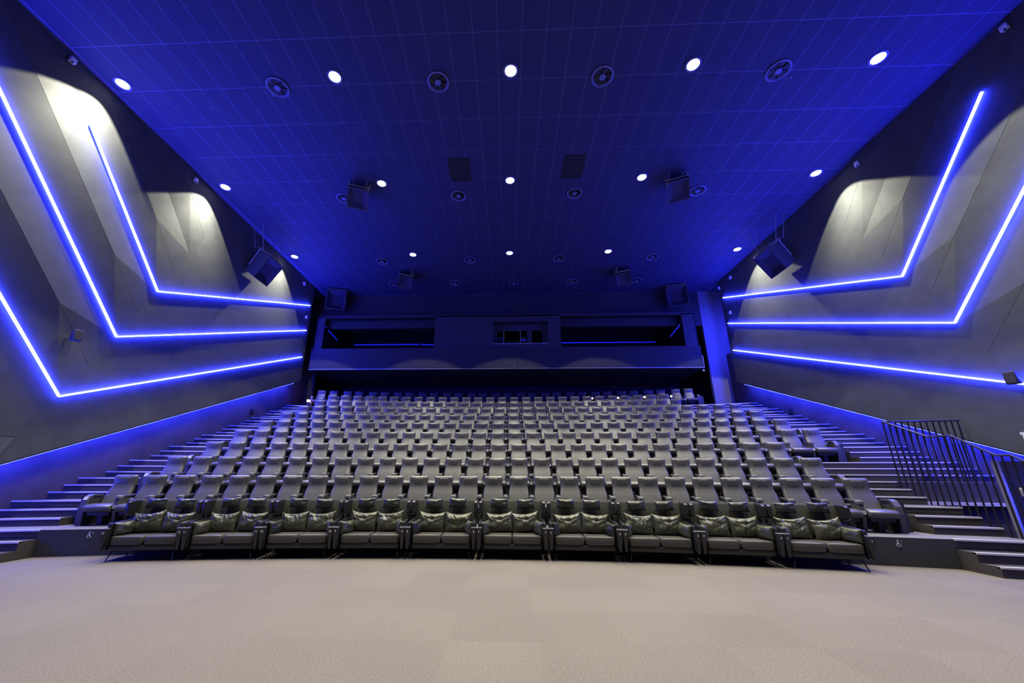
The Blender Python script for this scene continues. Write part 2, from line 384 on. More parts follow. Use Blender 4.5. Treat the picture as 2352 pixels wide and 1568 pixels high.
slab(bx0-.0, bx1, 7.14, 8.26, 20.2, 20.42, 'apron', m_apron); slab(bx0, bx1, 7.06, 7.10, 20.17, 20.42, 'lower_lip', m_metal); slab(bx0, bx1, 7.13, 7.16, 20.18, 20.3, 'lip_rail', m_apron)
slab(bx0, bx1, 8.26, 8.29, 20.2, 20.6, 'apron_top', m_booth)
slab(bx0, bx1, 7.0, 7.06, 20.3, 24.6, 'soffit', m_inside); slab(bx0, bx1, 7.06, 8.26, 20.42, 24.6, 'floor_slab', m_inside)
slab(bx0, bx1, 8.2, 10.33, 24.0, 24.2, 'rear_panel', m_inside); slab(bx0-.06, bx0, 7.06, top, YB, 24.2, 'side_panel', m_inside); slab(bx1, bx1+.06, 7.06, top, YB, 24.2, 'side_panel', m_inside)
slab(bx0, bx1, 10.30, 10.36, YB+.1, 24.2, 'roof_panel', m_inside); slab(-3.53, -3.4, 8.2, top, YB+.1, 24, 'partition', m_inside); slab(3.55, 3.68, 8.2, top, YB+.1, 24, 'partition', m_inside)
slab(11.19, 11.22, 7.06, 7.75, 20.16, 20.21, 'edge_trim', m_metal)
slab(.98, 1.08, 7.02, 7.16, 20.1, 20.2, 'clip', m_black); slab(.99, 1.01, 7.16, 7.26, 20.15, 20.2, 'clip_hook', m_metal); slab(1.05, 1.07, 7.16, 7.26, 20.15, 20.2, 'clip_hook', m_metal)
# projection port recess
slab(-.13, 2.97, 8.56, 8.62, YB-.02, YB+.5, 'port_sill', m_pillar)
yr = YB+.45
for (x0, x1, z0, z1) in ((-.13, .07, 8.62, 9.93), (1.79, 2.08, 8.62, 9.93), (2.66, 2.97, 8.62, 9.93), (.07, 1.79, 9.52, 9.93), (2.08, 2.66, 9.52, 9.93), (.07, 1.79, 8.62, 8.74), (2.08, 2.66, 8.62, 8.74)):
    slab(x0, x1, z0, z1, yr, yr+.05, 'port_frame', m_booth)
slab(-.15, -.13, 8.6, 9.95, YB+.1, yr+.05, 'reveal', m_booth); slab(2.97, 2.99, 8.6, 9.95, YB+.1, yr+.05, 'reveal', m_booth); slab(-.13, 2.97, 9.93, 9.96, YB+.1, yr+.05, 'reveal', m_dark)
for x in (.43, 1.39): slab(x, x+.04, 8.74, 9.52, yr+.0, yr+.04, 'mullion', m_metal)
glass = bpy.data.materials.new('port_glass'); glass.use_nodes = True; gb = glass.node_tree.nodes['Principled BSDF']
gb.inputs['Transmission Weight'].default_value = 1; gb.inputs['Roughness'].default_value = .02; gb.inputs['IOR'].default_value = 1.1; gb.inputs['Base Color'].default_value = (.8, .85, .9, 1)
slab(.07, 1.79, 8.74, 9.52, yr+.045, yr+.05, 'glass_pane', glass); slab(2.08, 2.66, 8.74, 9.52, yr+.045, yr+.05, 'glass_pane', glass)
# projector and rack seen through the ports
pj = empty('projector', (1.0, yr+.6, 8.29))
rb = MB(); rbox(rb, (0, .5, .62), (.42, .5, .26), .03); build(rb, 'body', m_screen, pj, True)
build(MB().tube([(0, .02, .66), (0, -.22, .66)], .15, 20), 'lens', m_black, pj, True); build(MB().lathe([(.15, 0), (.15, .36), (.04, .36)], 16, (-.2, .5, 0)), 'stand', m_steel, pj)
tag(pj, 'grey cinema projector behind the middle booth window', 'projector')
rk = empty('equipment_rack', (.26, yr+.5, 8.29)); build(MB().box(-.2, .2, 0, .5, 0, 1.05), 'cabinet', m_screen, rk); build(MB().box(-.15, .15, -.01, 0, .6, .95), 'front_plate', m_grid, rk)
tag(rk, 'pale equipment rack at the left of the projection port', 'cabinet')
rk = empty('control_unit', (1.6, yr+.4, 8.29)); build(MB().box(-.16, .16, 0, .4, 0, 1.0), 'cabinet', m_screen, rk); build(MB().box(-.14, .14, -.01, 0, .78, .84), 'blue_band', m_dimled, rk); build(MB().box(-.06, .06, -.01, 0, .6, .7), 'dark_slot', m_black, rk)
tag(rk, 'small control unit with blue band behind the projection port', 'cabinet')
def boothled(pts, label):
    r = empty('booth_light_line'); build(MB().tube(pts, .035, 6), 'led_tube', m_dimled, r); tag(r, label, 'light strip', 'blue light lines inside the booth')
boothled([(-10.2, 20.9, 9.9), (-10.2, 22.6, 9.65)], 'short slanting blue light line inside the left booth opening')
boothled([(-9.6, 23.9, 9.75), (-5.2, 23.9, 9.75)], 'long level blue light line inside the left booth opening')
boothled([(-5.1, 23.9, 9.72), (-3.6, 23.9, 9.72)], 'short level blue light line beside booth centre panel on the left')
boothled([(3.8, 23.9, 9.78), (10.3, 23.9, 9.78)], 'long level blue light line inside the right booth opening')
boothled([(10.6, 20.9, 9.8), (10.6, 22.3, 9.6)], 'short slanting blue light line inside the right booth opening')
bl_ = empty('booth_lamp', (4.15, 21.2, 8.37)); build(MB().lathe([(.05, 0), (.05, .02), (.012, .03), (.012, .1), (.05, .12), (.05, .16), (.01, .18)], 12), 'stem', m_metal, bl_); build(MB().lathe([(.06, .10), (.06, .15), (.02, .16)], 12), 'bulb', m_glow, bl_)
tag(bl_, 'small glowing warm lamp in the right booth opening', 'lamp')

# ---------------------------------------------------------------- railing, partition at the right stairs
rail = empty('stair_railing', (10.5, 8.5, PZ))
def rp(p): return (p[0]-10.5, p[1]-8.5, p[2]-PZ)
path = [(10.5, 10.5, 3.0), (10.5, 9.5, 2.52), (10.5, 9.05, 2.52), (10.5, 8.35, 2.06), (10.5, 8.12, 2.06), (10.5, 7.5, 1.62)]
build(MB().tube([rp(p) for p in path], .022, 8), 'handrail', m_handrail, rail)
build(MB().tube([rp((10.5, 10.5, 3.0)), rp((12.46, 10.5, 3.03))], .022, 8), 'cross_rail', m_handrail, rail)
def railz(y):
    for a, b in zip(path, path[1:]):
        if b[1] <= y <= a[1]: return b[2]+(a[2]-b[2])*(y-b[1])/(a[1]-b[1])
    return path[-1][2]
def groundz(x, y):
    R = sqrt(x*x+(y-OY)**2); z = 0
    if R > tr(0)-2*T: z = PZ/3
    if R > tr(0)-T: z = 2*PZ/3
    for i in range(10):
        if R > tr(i): z = tz(i)
        if R > tr(i+1)-2*T: z = max(z, tz(i)+DZ/3)
        if R > tr(i+1)-T: z = max(z, tz(i)+2*DZ/3)
    return z
y = 10.5
while y > 7.55:
    build(MB().tube([rp((10.5, y, groundz(10.5, y)+.0)), rp((10.5, y, railz(y)))], .017, 6), 'baluster', m_steel, rail); y -= .149
for k in range(1, 13):
    x = 10.5+k*.158; build(MB().tube([rp((x, 10.52, tz(2))), rp((x, 10.5, 3.0+.03*k/12))], .017, 6), 'baluster', m_steel, rail)
tag(rail, 'black steel stair railing with upright bars on the right', 'railing')
vl = build(arcprism(tr(2)-.11, tr(2)-.002, 10.56, XRd, .97, 1.04, 8), 'ledge_nosing', m_nosing); struct(vl, 'bright edge of the ledge below the railing', 'trim'); vl.name = 'trim_1'
struct(build(MB().box(10.46, 10.54, 7.6, 10.4, 0, .5), 'wall_stairside', m_riser), 'low dark wall beside the right stairs', 'wall')
pt = empty('side_gate', (11.6, 8.5, 0)); build(MB().box(-.95, .95, 0, .05, .02, 1.95), 'panel', m_dark, pt); build(MB().box(-.99, -.945, -.03, .08, .0, 1.97), 'frame_post', m_metal, pt); build(MB().box(-.62, -.57, -.02, 0, .0, 1.35), 'inner_stile', m_panel, pt)
build(MB().box(-.72, -.66, -.05, 0, 1.28, 1.44), 'handle', m_device, pt)
tag(pt, 'dark gate panel beside the railing at the right edge', 'gate')

# ================================================================ CEILING FIXTURES
ring_me = MB().rings([[(r*cos(2*pi*k/28), r*sin(2*pi*k/28), z) for k in range(28)] for r, z in ((.15, .0), (.155, -.03), (.20, -.03), (.205, .0))], cap=False).mesh('trim_ring', m_ring, True)
lens_me = MB().lathe([(.148, -.012), (.148, -.02), (.09, -.024)], 24).mesh('lamp_lens', m_lens, True)
sp = bpy.data.lights.new('downlight_beam', 'SPOT'); sp.energy = SPOT_W; sp.color = SPOT_COL; sp.spot_size = math.radians(91); sp.spot_blend = .06; sp.shadow_soft_size = .05
bm_ = bpy.data.lights.new('downlight_main_beam', 'SPOT'); bm_.energy = BEAM_W; bm_.color = SPOT_COL; bm_.spot_size = math.radians(84); bm_.spot_blend = 1.0; bm_.shadow_soft_size = .06
nb_ = bpy.data.lights.new('carpet_fill_beam', 'SPOT'); nb_.energy = 3900; nb_.color = SPOT_COL; nb_.spot_size = math.radians(72); nb_.spot_blend = 1.0; nb_.shadow_soft_size = .06  # fill for the near carpet, used by the added out-of-view lamps
_dim = {}
def dimmed(k):
    if k not in _dim:
        _dim[k] = (sp.copy(), bm_.copy())
        _dim[k][0].energy *= max(k, .9); _dim[k][1].energy *= k
    return _dim[k]
def downlight(x, y, label, grp, lamps=(sp, bm_)):
    r = empty('ceiling_downlight', (x, y, CEIL)); obj('trim_ring', ring_me, r); obj('lamp_lens', lens_me, r)
    for L_ in lamps:
        s = bpy.data.objects.new('beam', L_); C.objects.link(s); s.parent = r; s.location = (0, 0, -.06); s.rotation_euler = (math.radians(-3), 0, 0)
    tag(r, label, 'downlight', grp)
cols = [(-9.95, 'against the left wall'), (-3.98, 'left of centre'), (.79, 'in the middle'), (5.57, 'right of centre'), (11.7, 'against the right wall')]
for y, rn in ((7.49, 'nearest'), (11.51, 'second'), (16.4, 'farthest')):
    for x, cn in cols:
        if y < 8 and x > 11: x = 10.25
        k_ = {7.49: 1.3, 11.51: 1.0, 16.4: .6}[y]
        downlight(x, y, 'glowing round ceiling downlight in the %s row %s' % (rn, cn), 'ceiling downlights', dimmed(k_))
for x, cn in cols[1:4]: downlight(x, 3.3, 'unseen ceiling downlight added above the camera to light the near carpet, %s' % cn, 'ceiling downlights', (nb_,))  # extra row out of view, added to brighten the near carpet
# round swirl diffusers
def diff_meshes():
    ring = MB().rings([[(r*cos(2*pi*k/28), r*sin(2*pi*k/28), z) for k in range(28)] for r, z in ((.285, .0), (.30, -.03), (.265, -.04), (.24, -.01), (.23, .01))], cap=False).mesh('outer_ring', m_ring, True)
    thr = MB().lathe([(.25, -.006), (.25, -.004), (.01, -.004)], 24).mesh('throat', m_black)
    hub = MB().lathe([(.0801, -.005), (.085, -.05), (.06, -.062), (.001, -.065)], 18).mesh('hub', m_ring, True)
    van = MB()
    for k in range(6):
        a = k*pi/3; R = Matrix.Rotation(a, 4, 'Z') @ Matrix.Rotation(.5, 4, 'X')
        van.box(.085, .24, -.028, .028, -.026, -.022, R)
    return ring, thr, hub, van.mesh('vanes', m_black)
dm = diff_meshes()
dcol = {-5.7: 'far left', -1.2: 'left of middle', 3.27: 'right of middle', 7.9: 'far right'}
drow = [(7.73, 'front', [-5.7, -1.2, 3.27, 7.9]), (12.27, 'second', [-5.7, -1.2, 3.27, 7.9]), (16.98, 'third', [-5.7, -1.2, 3.27, 7.9])]
def diffuser(x, y, lab, ang):
    r = empty('ceiling_air_diffuser', (x, y, CEIL), ang)
    for nme, me in zip(('outer_ring', 'throat', 'hub', 'vanes'), dm): obj(nme, me, r)
    tag(r, lab, 'air diffuser', 'round ceiling air diffusers')
for y, rn, xs in drow:
    for x in xs: diffuser(x, y, 'round swirl air diffuser in the %s ceiling row, %s' % (rn, dcol[x]), rnd.random())
for x, cn in ((-5.8, 'leftmost'), (-2.3, 'second from left'), (1.03, 'middle'), (4.33, 'second from right'), (7.88, 'rightmost')):
    diffuser(x, 19.42, 'round air diffuser in the rearmost dark ceiling row, %s' % cn, rnd.random())
for x, s in ((-1.0, 'left'), (3.0, 'right')):
    r = empty('ceiling_grille', (x, 10.95, CEIL)); build(MB().box(-.36, .36, -.53, .53, -.008, .0), 'back_plate', m_black, r)
    g = MB(); 
    for a, b, c_, d in ((-.36, -.33, -.53, .53), (.33, .36, -.53, .53), (-.33, .33, -.53, -.5), (-.33, .33, .5, .53)): g.box(a, b, c_, d, -.02, -.008)
    build(g, 'frame', m_black, r)
    for k in range(9): build(MB().box(-.33, .33, -.45+k*.11, -.40+k*.11, -.018, -.008), 'slat', m_dark, r)
    tag(r, 'dark rectangular ceiling grille %s of the middle downlight' % s, 'grille', 'rectangular ceiling grilles')
for (x, y, lab) in ((8.35, 7.95, 'tiny ceiling sensor beside the far right front diffuser'), (-5.95, 7.95, 'tiny ceiling sensor beside the far left front diffuser'), (-8.0, 8.3, 'tiny sprinkler head between front left downlight and diffuser')):
    r = empty('ceiling_sensor', (x, y, CEIL)); build(MB().lathe([(.05, 0), (.05, -.015), (.03, -.03)], 14), 'base', m_ring, r); build(MB().lathe([(.015, -.03), (.015, -.05), (.005, -.055)], 8), 'tip', m_black, r); tag(r, lab, 'sensor')

# ---------------------------------------------------------------- loudspeakers
def box_speaker(name, loc, W, H, D, tilt, yaw, label, group, rods, horn=.12, frame=True):
    """front face centre at loc, facing local -Y, tilted down by tilt, turned by yaw"""
    r = empty(name, loc, yaw)
    T_ = Matrix.Rotation(tilt, 4, 'X')
    mb = MB()
    f = [(-W/2, 0, -H/2), (W/2, 0, -H/2), (W/2, 0, H/2), (-W/2, 0, H/2)]; k = .86
    b = [(-W/2*k, D, -H/2*k), (W/2*k, D, -H/2*k), (W/2*k, D, H/2*k), (-W/2*k, D, H/2*k)]
    mb.add([T_ @ Vector(v) for v in f+b], [(4, 5, 6, 7), (0, 1, 5, 4), (1, 2, 6, 5), (2, 3, 7, 6), (3, 0, 4, 7)])
    build(mb, 'cabinet', m_spk, r)
    i = .93; g = .5; gi = [(-W/2*i, 0, -H/2*i), (W/2*i, 0, -H/2*i), (W/2*i, 0, H/2*i), (-W/2*i, 0, H/2*i)]; ge = [(-W/2*g, horn, -H/2*g), (W/2*g, horn, -H/2*g), (W/2*g, horn, H/2*g), (-W/2*g, horn, H/2*g)]
    build(MB().add([T_ @ Vector(v) for v in f+gi], [(0, 1, 5, 4), (1, 2, 6, 5), (2, 3, 7, 6), (3, 0, 4, 7)]), 'front_rim', m_spk, r)
    build(MB().add([T_ @ Vector(v) for v in gi+ge], [(0, 1, 5, 4), (1, 2, 6, 5), (2, 3, 7, 6), (3, 0, 4, 7), (4, 5, 6, 7)]), 'horn_grille', m_grille, r)
    inv = Matrix.Rotation(-yaw, 4, 'Z')
    for a, b_ in rods:
        build(MB().tube([inv @ (Vector(a)-Vector(loc)), inv @ (Vector(b_)-Vector(loc))], .016, 6), 'hanging_rod', m_metal, r)
    if frame:
        fr = MB(); z = H/2+.05
        for p, q_ in (((-W/2, .1, z), (W/2, .1, z)), ((-W/2, D+.15, z), (W/2, D+.15, z)), ((-W/2, .1, z), (-W/2, D+.15, z)), ((W/2, .1, z), (W/2, D+.15, z))): fr.tube([T_ @ Vector(p), T_ @ Vector(q_)], .02, 6)
        for sx in (-1, 1): fr.tube([T_ @ Vector((sx*W/2, D, z)), T_ @ Vector((sx*W/2*.86, D, -H/2*.4))], .018, 6)
        build(fr, 'mounting_frame', m_metal, r)
    return tag(r, label, 'loudspeaker', group)
tl = math.radians(32)
box_speaker('wall_loudspeaker', (-9.7, 14.42, 9.95), .97, 1.12, .62, tl, pi/2, 'large dark loudspeaker hung by the left wall under the ceiling', 'large hanging side loudspeakers', [((-10.26, 13.7, CEIL), (-10.15, 13.9, 10.85)), ((-9.83, 13.65, CEIL), (-9.75, 13.9, 10.6)), ((-10.3, 15.3, CEIL), (-10.15, 14.95, 10.85)), ((-9.95, 15.3, CEIL), (-9.75, 14.95, 10.6))])
box_speaker('wall_loudspeaker', (11.6, 14.5, 10.02), .97, 1.12, .62, tl, -pi/2, 'large dark loudspeaker hung by the right wall under the ceiling', 'large hanging side loudspeakers', [((11.72, 13.72, CEIL), (11.68, 14.0, 10.67)), ((12.05, 13.7, CEIL), (12.02, 14.0, 10.9)), ((11.68, 15.35, CEIL), (11.68, 15.0, 10.67)), ((12.04, 15.4, CEIL), (12.02, 15.0, 10.9))])
for s, x in ((-1, -9.3), (1, 10.25)):
    nm = 'left' if s < 0 else 'right'
    box_speaker('corner_loudspeaker', (x, 19.9, 11.2), 1.05, 1.2, .6, math.radians(8), -s*.35, 'upright dark loudspeaker in the back %s corner above the booth' % nm, 'back corner loudspeakers', [((x-.3, 20.2, CEIL), (x-.3, 20.2, 11.7)), ((x+.3, 20.2, CEIL), (x+.3, 20.2, 11.7))], horn=.3)
for (x, y, s, dist) in ((-4.75, 11.75, 1, 'second'), (6.72, 11.7, -1, 'second'), (-4.7, 18.35, 1, 'rearmost'), (6.65, 18.3, -1, 'rearmost')):
    r = box_speaker('ceiling_loudspeaker', (x-.1*s, y-.15, CEIL-.62), .72, .8, .5, math.radians(62), .38*s if s > 0 else -.38, 'square dark loudspeaker hung flat from the %s ceiling half, %s row' % ('left' if s > 0 else 'right', dist), 'ceiling hung loudspeakers', [((x-.25, y-.35, CEIL), (x-.22, y-.2, CEIL-.25)), ((x+.25, y-.35, CEIL), (x+.2, y-.2, CEIL-.25))], frame=True)
# small wall loudspeakers
def small_speaker(x, y, z, yaw, label):
    r = empty('small_loudspeaker', (x, y, z), yaw); mb = MB(); rbox(mb, (0, .0, 0), (.10, .09, .14), .02, 16, 8); build(mb, 'cabinet', m_black, r, True)
    build(MB().box(-.085, .085, -.096, -.09, -.12, .12), 'grille', m_grille, r); build(MB().tube([(0, .08, 0), (0, .19, 0)], .025, 8), 'wall_arm', m_black, r); tag(r, label, 'loudspeaker')
small_speaker(-10.25, 8.7, 4.95, pi/2-.3, 'small dark loudspeaker on the left wall between blue lines')
small_speaker(12.2, 8.95, 3.8, -pi/2+.3, 'small dark loudspeaker at the right edge on a blue line')
# small wall devices
def device(x, y, z, side, label, s=.06, cat='sensor'):
    r = empty('wall_sensor', (x, y, z)); mb = MB(); rbox(mb, (0, 0, 0), (s*.7, s, s*1.1), .012, 16, 6); build(mb, 'housing', m_device, r, True)
    build(MB().lathe([(s*.4, 0), (s*.35, -s*.5), (s*.1, -s*.7)], 10, (side*s*.4, -s*.2, -s*.9)), 'lens', m_ink, r); tag(r, label, cat)
for x, y, z, sd, l in ((-10.46, 6.72, 11.75, 1, 'small white sensor high on left wall nearest the camera'), (-10.46, 10.8, 11.62, 1, 'small white sensor at left wall top near second downlight'), (-10.46, 18.46, 11.5, 1, 'tiny white sensor high at the far end of left wall'), (-10.46, 19.2, 9.8, 1, 'tiny white sensor beyond the end of left blue lines'),
        (12.41, 6.75, 11.75, -1, 'small white sensor in the top right corner of the picture'), (12.41, 10.77, 11.6, -1, 'small white sensor at right wall top near second downlight'), (12.41, 18.46, 11.5, -1, 'small white sensor high at the far end of right wall'), (12.41, 19.6, 11.45, -1, 'tiny white sensor at the right wall top corner by the passage'), (12.41, 19.05, 9.75, -1, 'small white sensor between ends of right blue lines')):
    device(x, y, z, sd, l, .07)
device(11.24, 20.38, 6.95, -1, 'small white sensor under the right end of the booth', .05)
for x, y, z, l in ((XLd+.05, 16.92, 4.25, 'small dark box on lower left wall above the steps'), (XRd-.05, 17.03, 4.21, 'small dark box on lower right wall above the steps')):
    r = empty('wall_box', (x, y, z)); mb = MB(); rbox(mb, (0, 0, 0), (.05, .09, .12), .012, 16, 8); build(mb, 'housing', m_plast, r, True); build(MB().box(-.055, .055, -.03, .03, -.02, .05), 'cover', m_black, r); tag(r, l, 'wall box')
r = empty('emergency_light', (12.36, 9.08, 2.55)); build(MB().box(-.06, .12, -.22, .2, .0, .06), 'bracket', m_device, r); build(MB().box(-.02, .0, -.2, .2, -.3, 0), 'sign_plate', M('pale_green_sign', (.55, .75, .62), .4, emit=((.7, 1, .8), .5)), r); tag(r, 'white emergency light with pale sign plate at right edge', 'sign')

# ================================================================ SEATS
def seat_meshes():
    m = {}
    S = []
    for z, y, hw, d, tl_ in ((.34, .135, .20, .03, .5), (.345, .138, .228, .05, .5), (.42, .18, .248, .058, .5), (.58, .262, .258, .062, .5), (.68, .312, .255, .062, .48), (.78, .362, .236, .060, .42), (.85, .388, .225, .064, .3), (.93, .404, .234, .074, .12), (1.02, .410, .240, .076, .0), (1.048, .412, .239, .070, 0), (1.068, .414, .235, .058, 0), (1.082, .416, .227, .040, 0), (1.090, .418, .214, .018, 0)):
        S.append(((0, y, z), (hw, 0, 0), (0, d*.94, -d*tl_)))
    m['backrest'] = loft(S, 22, 4.5).mesh('backrest', m_leather, True)
    # stitched head patch on the front of the back
    H_ = []
    for z, y, hw in ((.862, .334, .095), (.866, .334, .110), (.90, .332, .115), (1.0, .334, .115), (1.03, .340, .112), (1.036, .346, .100)):
        H_.append(((0, y+.004, z), (hw, 0, 0), (0, .011, -.003)))
    m['head_pad'] = loft(H_, 14, 5).mesh('head_pad', m_pad, True)
    # cushion: loft along x with a round front
    prof = []
    for k in range(18):
        a = 2*pi*(k+.5)/18; prof.append((-.055+.265*sup(a, 3.4), .372+.092*sus(a, 2.6)))
    rr = []
    for x, s in ((-.268, .80), (-.262, .93), (-.245, 1), (.245, 1), (.262, .93), (.268, .80)):
        rr.append([(x, -.055+(y+.055)*s, .372+(z-.372)*s) for y, z in prof])
    m['seat_cushion'] = MB().rings(rr).mesh('seat_cushion', m_leather, True)
    m['seat_underframe'] = MB().box(-.22, .22, -.2, .2, .22, .29).box(-.05, .05, -.1, .15, 0, .22).mesh('seat_underframe', m_black)
    a = MB(); S = []
    for y, zt, hw, hh in ((-.165, .600, .052, .032), (-.02, .606, .054, .034), (.10, .612, .046, .030), (.30, .632, .036, .022)):
        S.append(((0, y, zt), (hw, 0, 0), (0, 0, hh)))
    m['armrest'] = loft(S, 14, 5).mesh('armrest', m_plast, True)
    c = MB(); S = []
    for y, zt, hw, hh in ((-.225, .598, .040, .022), (-.22, .598, .054, .035), (-.11, .606, .058, .040), (-.10, .607, .050, .036)): S.append(((0, y, zt), (hw, 0, 0), (0, 0, hh)))
    m['cup_holder'] = loft(S, 14, 6).mesh('cup_holder', m_cup, True)
    S = []
    for z, y0, y1, hw in ((0, -.16, .16, .045), (.04, -.14, .12, .038), (.28, -.21, .08, .038), (.46, -.235, .10, .042), (.565, -.20, .12, .045)):
        S.append(((0, (y0+y1)/2, z), (hw, 0, 0), (0, (y1-y0)/2, 0)))
    m['pedestal'] = loft(S, 14, 8).mesh('pedestal', m_panel, True)
    m['number_plate'] = MB().box(-.036, .036, -.004, .004, -.036, .036).mesh('number_plate', m_plate)
    # end panel: curved band in side view
    band = []
    outer = [(.22, .66), (-.05, .665), (-.14, .63), (-.21, .53), (-.235, .38), (-.225, .2), (-.20, 0)]
    inner = [(.22, .62), (-.04, .622), (-.10, .59), (-.155, .51), (-.175, .38), (-.165, .2), (-.14, 0)]
    rings = [[(-.055, y, z), (.055, y, z), (.055, b[0], b[1]), (-.055, b[0], b[1])] for (y, z), b in zip(outer, inner)]
    m['end_band'] = MB().rings(rings).mesh('end_band', m_panel, False)
    poly = inner+[(.25, 0), (.25, .62)]
    m['end_board'] = MB().prism(poly, lambda y, z: (-.035, y, z), lambda y, z: (.035, y, z)).mesh('end_board', m_dark)
    m['side_board'] = MB().prism([(.06, 0), (.80, 0), (.80, .50), (.10, .60)], lambda y, z: (-.125, y, z), lambda y, z: (.125, y, z)).mesh('side_board', m_black)
    return m
sm = seat_meshes()
PHS = [-13.598, -13.496, -13.485, -13.605, -13.607, -13.609, -13.601, -13.477, -13.467]
NS = [28, 28, 28, 31, 31, 31, 31, 28, 28]
def seat(i, k, n, s):                        # s = arc position along row i
    R = RA+DR*i; a = s/R; Rs = R-.45
    r = empty('cinema_seat', (Rs*sin(a), OY+Rs*cos(a), tz(i)), -a)
    for nme in ('backrest', 'seat_cushion', 'seat_underframe'): obj(nme, sm[nme], r)
    obj('head_pad', sm['head_pad'], r)
    first, last = k == 0, k == n-1; hx = -P/2
    if first:
        obj('end_panel', sm['end_board'], r, (hx, 0, 0)); obj('end_band', sm['end_band'], r, (hx, 0, 0))
        if i < 9: obj('side_board', sm['side_board'], r, (hx-.165, 0, 0))
        pl = obj('number_plate', sm['number_plate'], r, (hx, -.19, .585)); pl.rotation_euler = (math.radians(-32), 0, 0)
    else:
        obj('pedestal', sm['pedestal'], r, (hx, 0, 0)); ar = obj('armrest', sm['armrest'], r, (hx, 0, 0)); obj('cup_holder', sm['cup_holder'], ar)
        pl = obj('number_plate', sm['number_plate'], r, (hx, -.237, .40))
    if i < 9: obj('number', text_mesh(str(n-k), .055, m_ink), pl, (0, -.0045, 0))
    if last:
        obj('end_panel', sm['end_board'], r, (-hx, 0, 0)); obj('end_band', sm['end_band'], r, (-hx, 0, 0)); obj('side_board', sm['side_board'], r, (-hx+.165, 0, 0))
    rowname = 'front raised row' if i == 0 else ('rearmost raised row' if i == 9 else '%s raised row' % ORD[i])
    where = 'leftmost' if first else ('rightmost' if last else '%s from left' % nth(k+1))
    tag(r, 'grey leather cinema seat, %s in the %s behind the sofas' % (where, rowname), 'seat', 'grey cinema seats in the %s' % rowname)
for i in range(9):
    for k in range(NS[i]): seat(i, k, NS[i], (k+PHS[i])*P)
for k in range(30):
    pr, h_ = divmod(k, 2); seat(9, k, 30, -9.96+pr*1.4205+h_*.645)
# small lamps between the pairs of the last row
lamp_me = MB().lathe([(.035, 0), (.035, .02), (.01, .03), (.01, .14), (.03, .15)], 12).mesh('stem', m_metal, True); bulb_me = MB().lathe([(.028, .15), (.045, .17), (.045, .22), (.02, .24)], 12).mesh('shade', m_glow, True)
for s, l in ((5.214, 'leftmost'), (6.552, 'second from left'), (7.889, 'third from left'), (9.215, 'rightmost')):
    R = RA+8*DR+.1; a = s/R
    r = empty('row_lamp', (R*sin(a), OY+R*cos(a), 5.28)); obj('stem', lamp_me, r); obj('shade', bulb_me, r)
    build(MB().box(-.03, .03, -.03, .03, tz(8)-5.28+.0, 0), 'post', m_black, r)
    tag(r, 'tiny glowing lamp behind the ninth seat row, %s of four on right' % l, 'lamp', 'tiny lamps at the last rows')
r = empty('aisle_lamp_post', (-10.1, 20.05, tz(8))); build(MB().box(-.05, .05, -.05, .05, 0, .75), 'post', m_panel, r); build(MB().box(-.06, .06, -.06, .06, .75, .87), 'lamp_head', m_glow, r); tag(r, 'short post with glowing orange head left of the rearmost row', 'lamp')

# ================================================================ SOFAS
RSF = 41.355
def sofa_meshes():
    m = {}
    mb = MB(); rbox(mb, (0, .30, .245), (.625, .33, .047), .015, 24, 12); m['base'] = mb.mesh('base', m_sofa, True)
    mb = MB(); rbox(mb, (0, .26, .372), (.302, .30, .083), .035, 28, 9); m['seat_cushion'] = mb.mesh('seat_cushion', m_sofacush, True)
    S = []
    for z, y in ((.25, .53), (.27, .53), (.5, .575), (.8, .655), (1.04, .715), (1.075, .722), (1.088, .724)):
        d = .045 if z < 1.05 else (.036 if z < 1.08 else .02); S.append(((0, y, z), (.69, 0, 0), (0, d, -d*.25)))
    m['back'] = loft(S, 28, 14).mesh('back', m_shell, True)
    for s, nm in ((-1, 'wing_l'), (1, 'wing_r')):
        S = []
        for y, zl, zh in ((.72, .78, 1.088), (.56, .79, 1.09), (.42, .815, 1.088), (.37, .83, 1.078), (.35, .845, 1.06), (.342, .865, 1.04)):
            S.append(((s*(.69-.0*(.7-y)), y, (zl+zh)/2), (.036, 0, 0), (0, 0, (zh-zl)/2)))
        m[nm] = loft(S, 20, 8).mesh('wing', m_sofa, True)
        S = []
        for y, zl, zh, hw in ((-.015, .24, .66, .022), (-.005, .22, .685, .034), (.03, .2, .695, .036), (.35, .2, .71, .036), (.60, .2, .72, .036)):
            S.append(((s*.675, y, (zl+zh)/2), (hw, 0, 0), (0, 0, (zh-zl)/2)))
        m['arm'+nm[-2:]] = loft(S, 16, 6).mesh('armrest', m_sofa, True)
        S = []
        for z, h_ in ((.20, .022), (.36, .040), (.46, .052), (.60, .056), (.605, .05)): S.append(((s*.682, -.07+.02*(.6-z), z), (h_, 0, 0), (0, h_, 0)))
        m['cup'+nm[-2:]] = loft(S, 16, 5).mesh('cup_holder', m_sofa, True)
        m['cuprim'+nm[-2:]] = MB().rings([[(s*.682+r_*cos(2*pi*k/16), -.07+r_*sin(2*pi*k/16), z) for k in range(16)] for r_, z in ((.056, .60), (.056, .61), (.042, .61), (.042, .56))]).mesh('cup_rim', m_metal, True)
        for fb, y0, y1 in (('f', .06, .0), ('b', .50, .53)):
            m['leg'+fb+nm[-2:]] = MB().tube([(s*.36, (y0+.28)/2, .205), (s*.50, y0, .19), (s*.56, y0, .175), (s*.60, y1, 0)], .012, 8).mesh('leg', m_steel, True)
    return m
so = sofa_meshes()
bp_me = [pillow_mesh('back_cushion', m_pil[j % 3 if j % 3 < 2 else 0],   .298, .215, .085, seed=j, wr=.028, nx=34, nz=24, sag=.04) for j in range(4)]
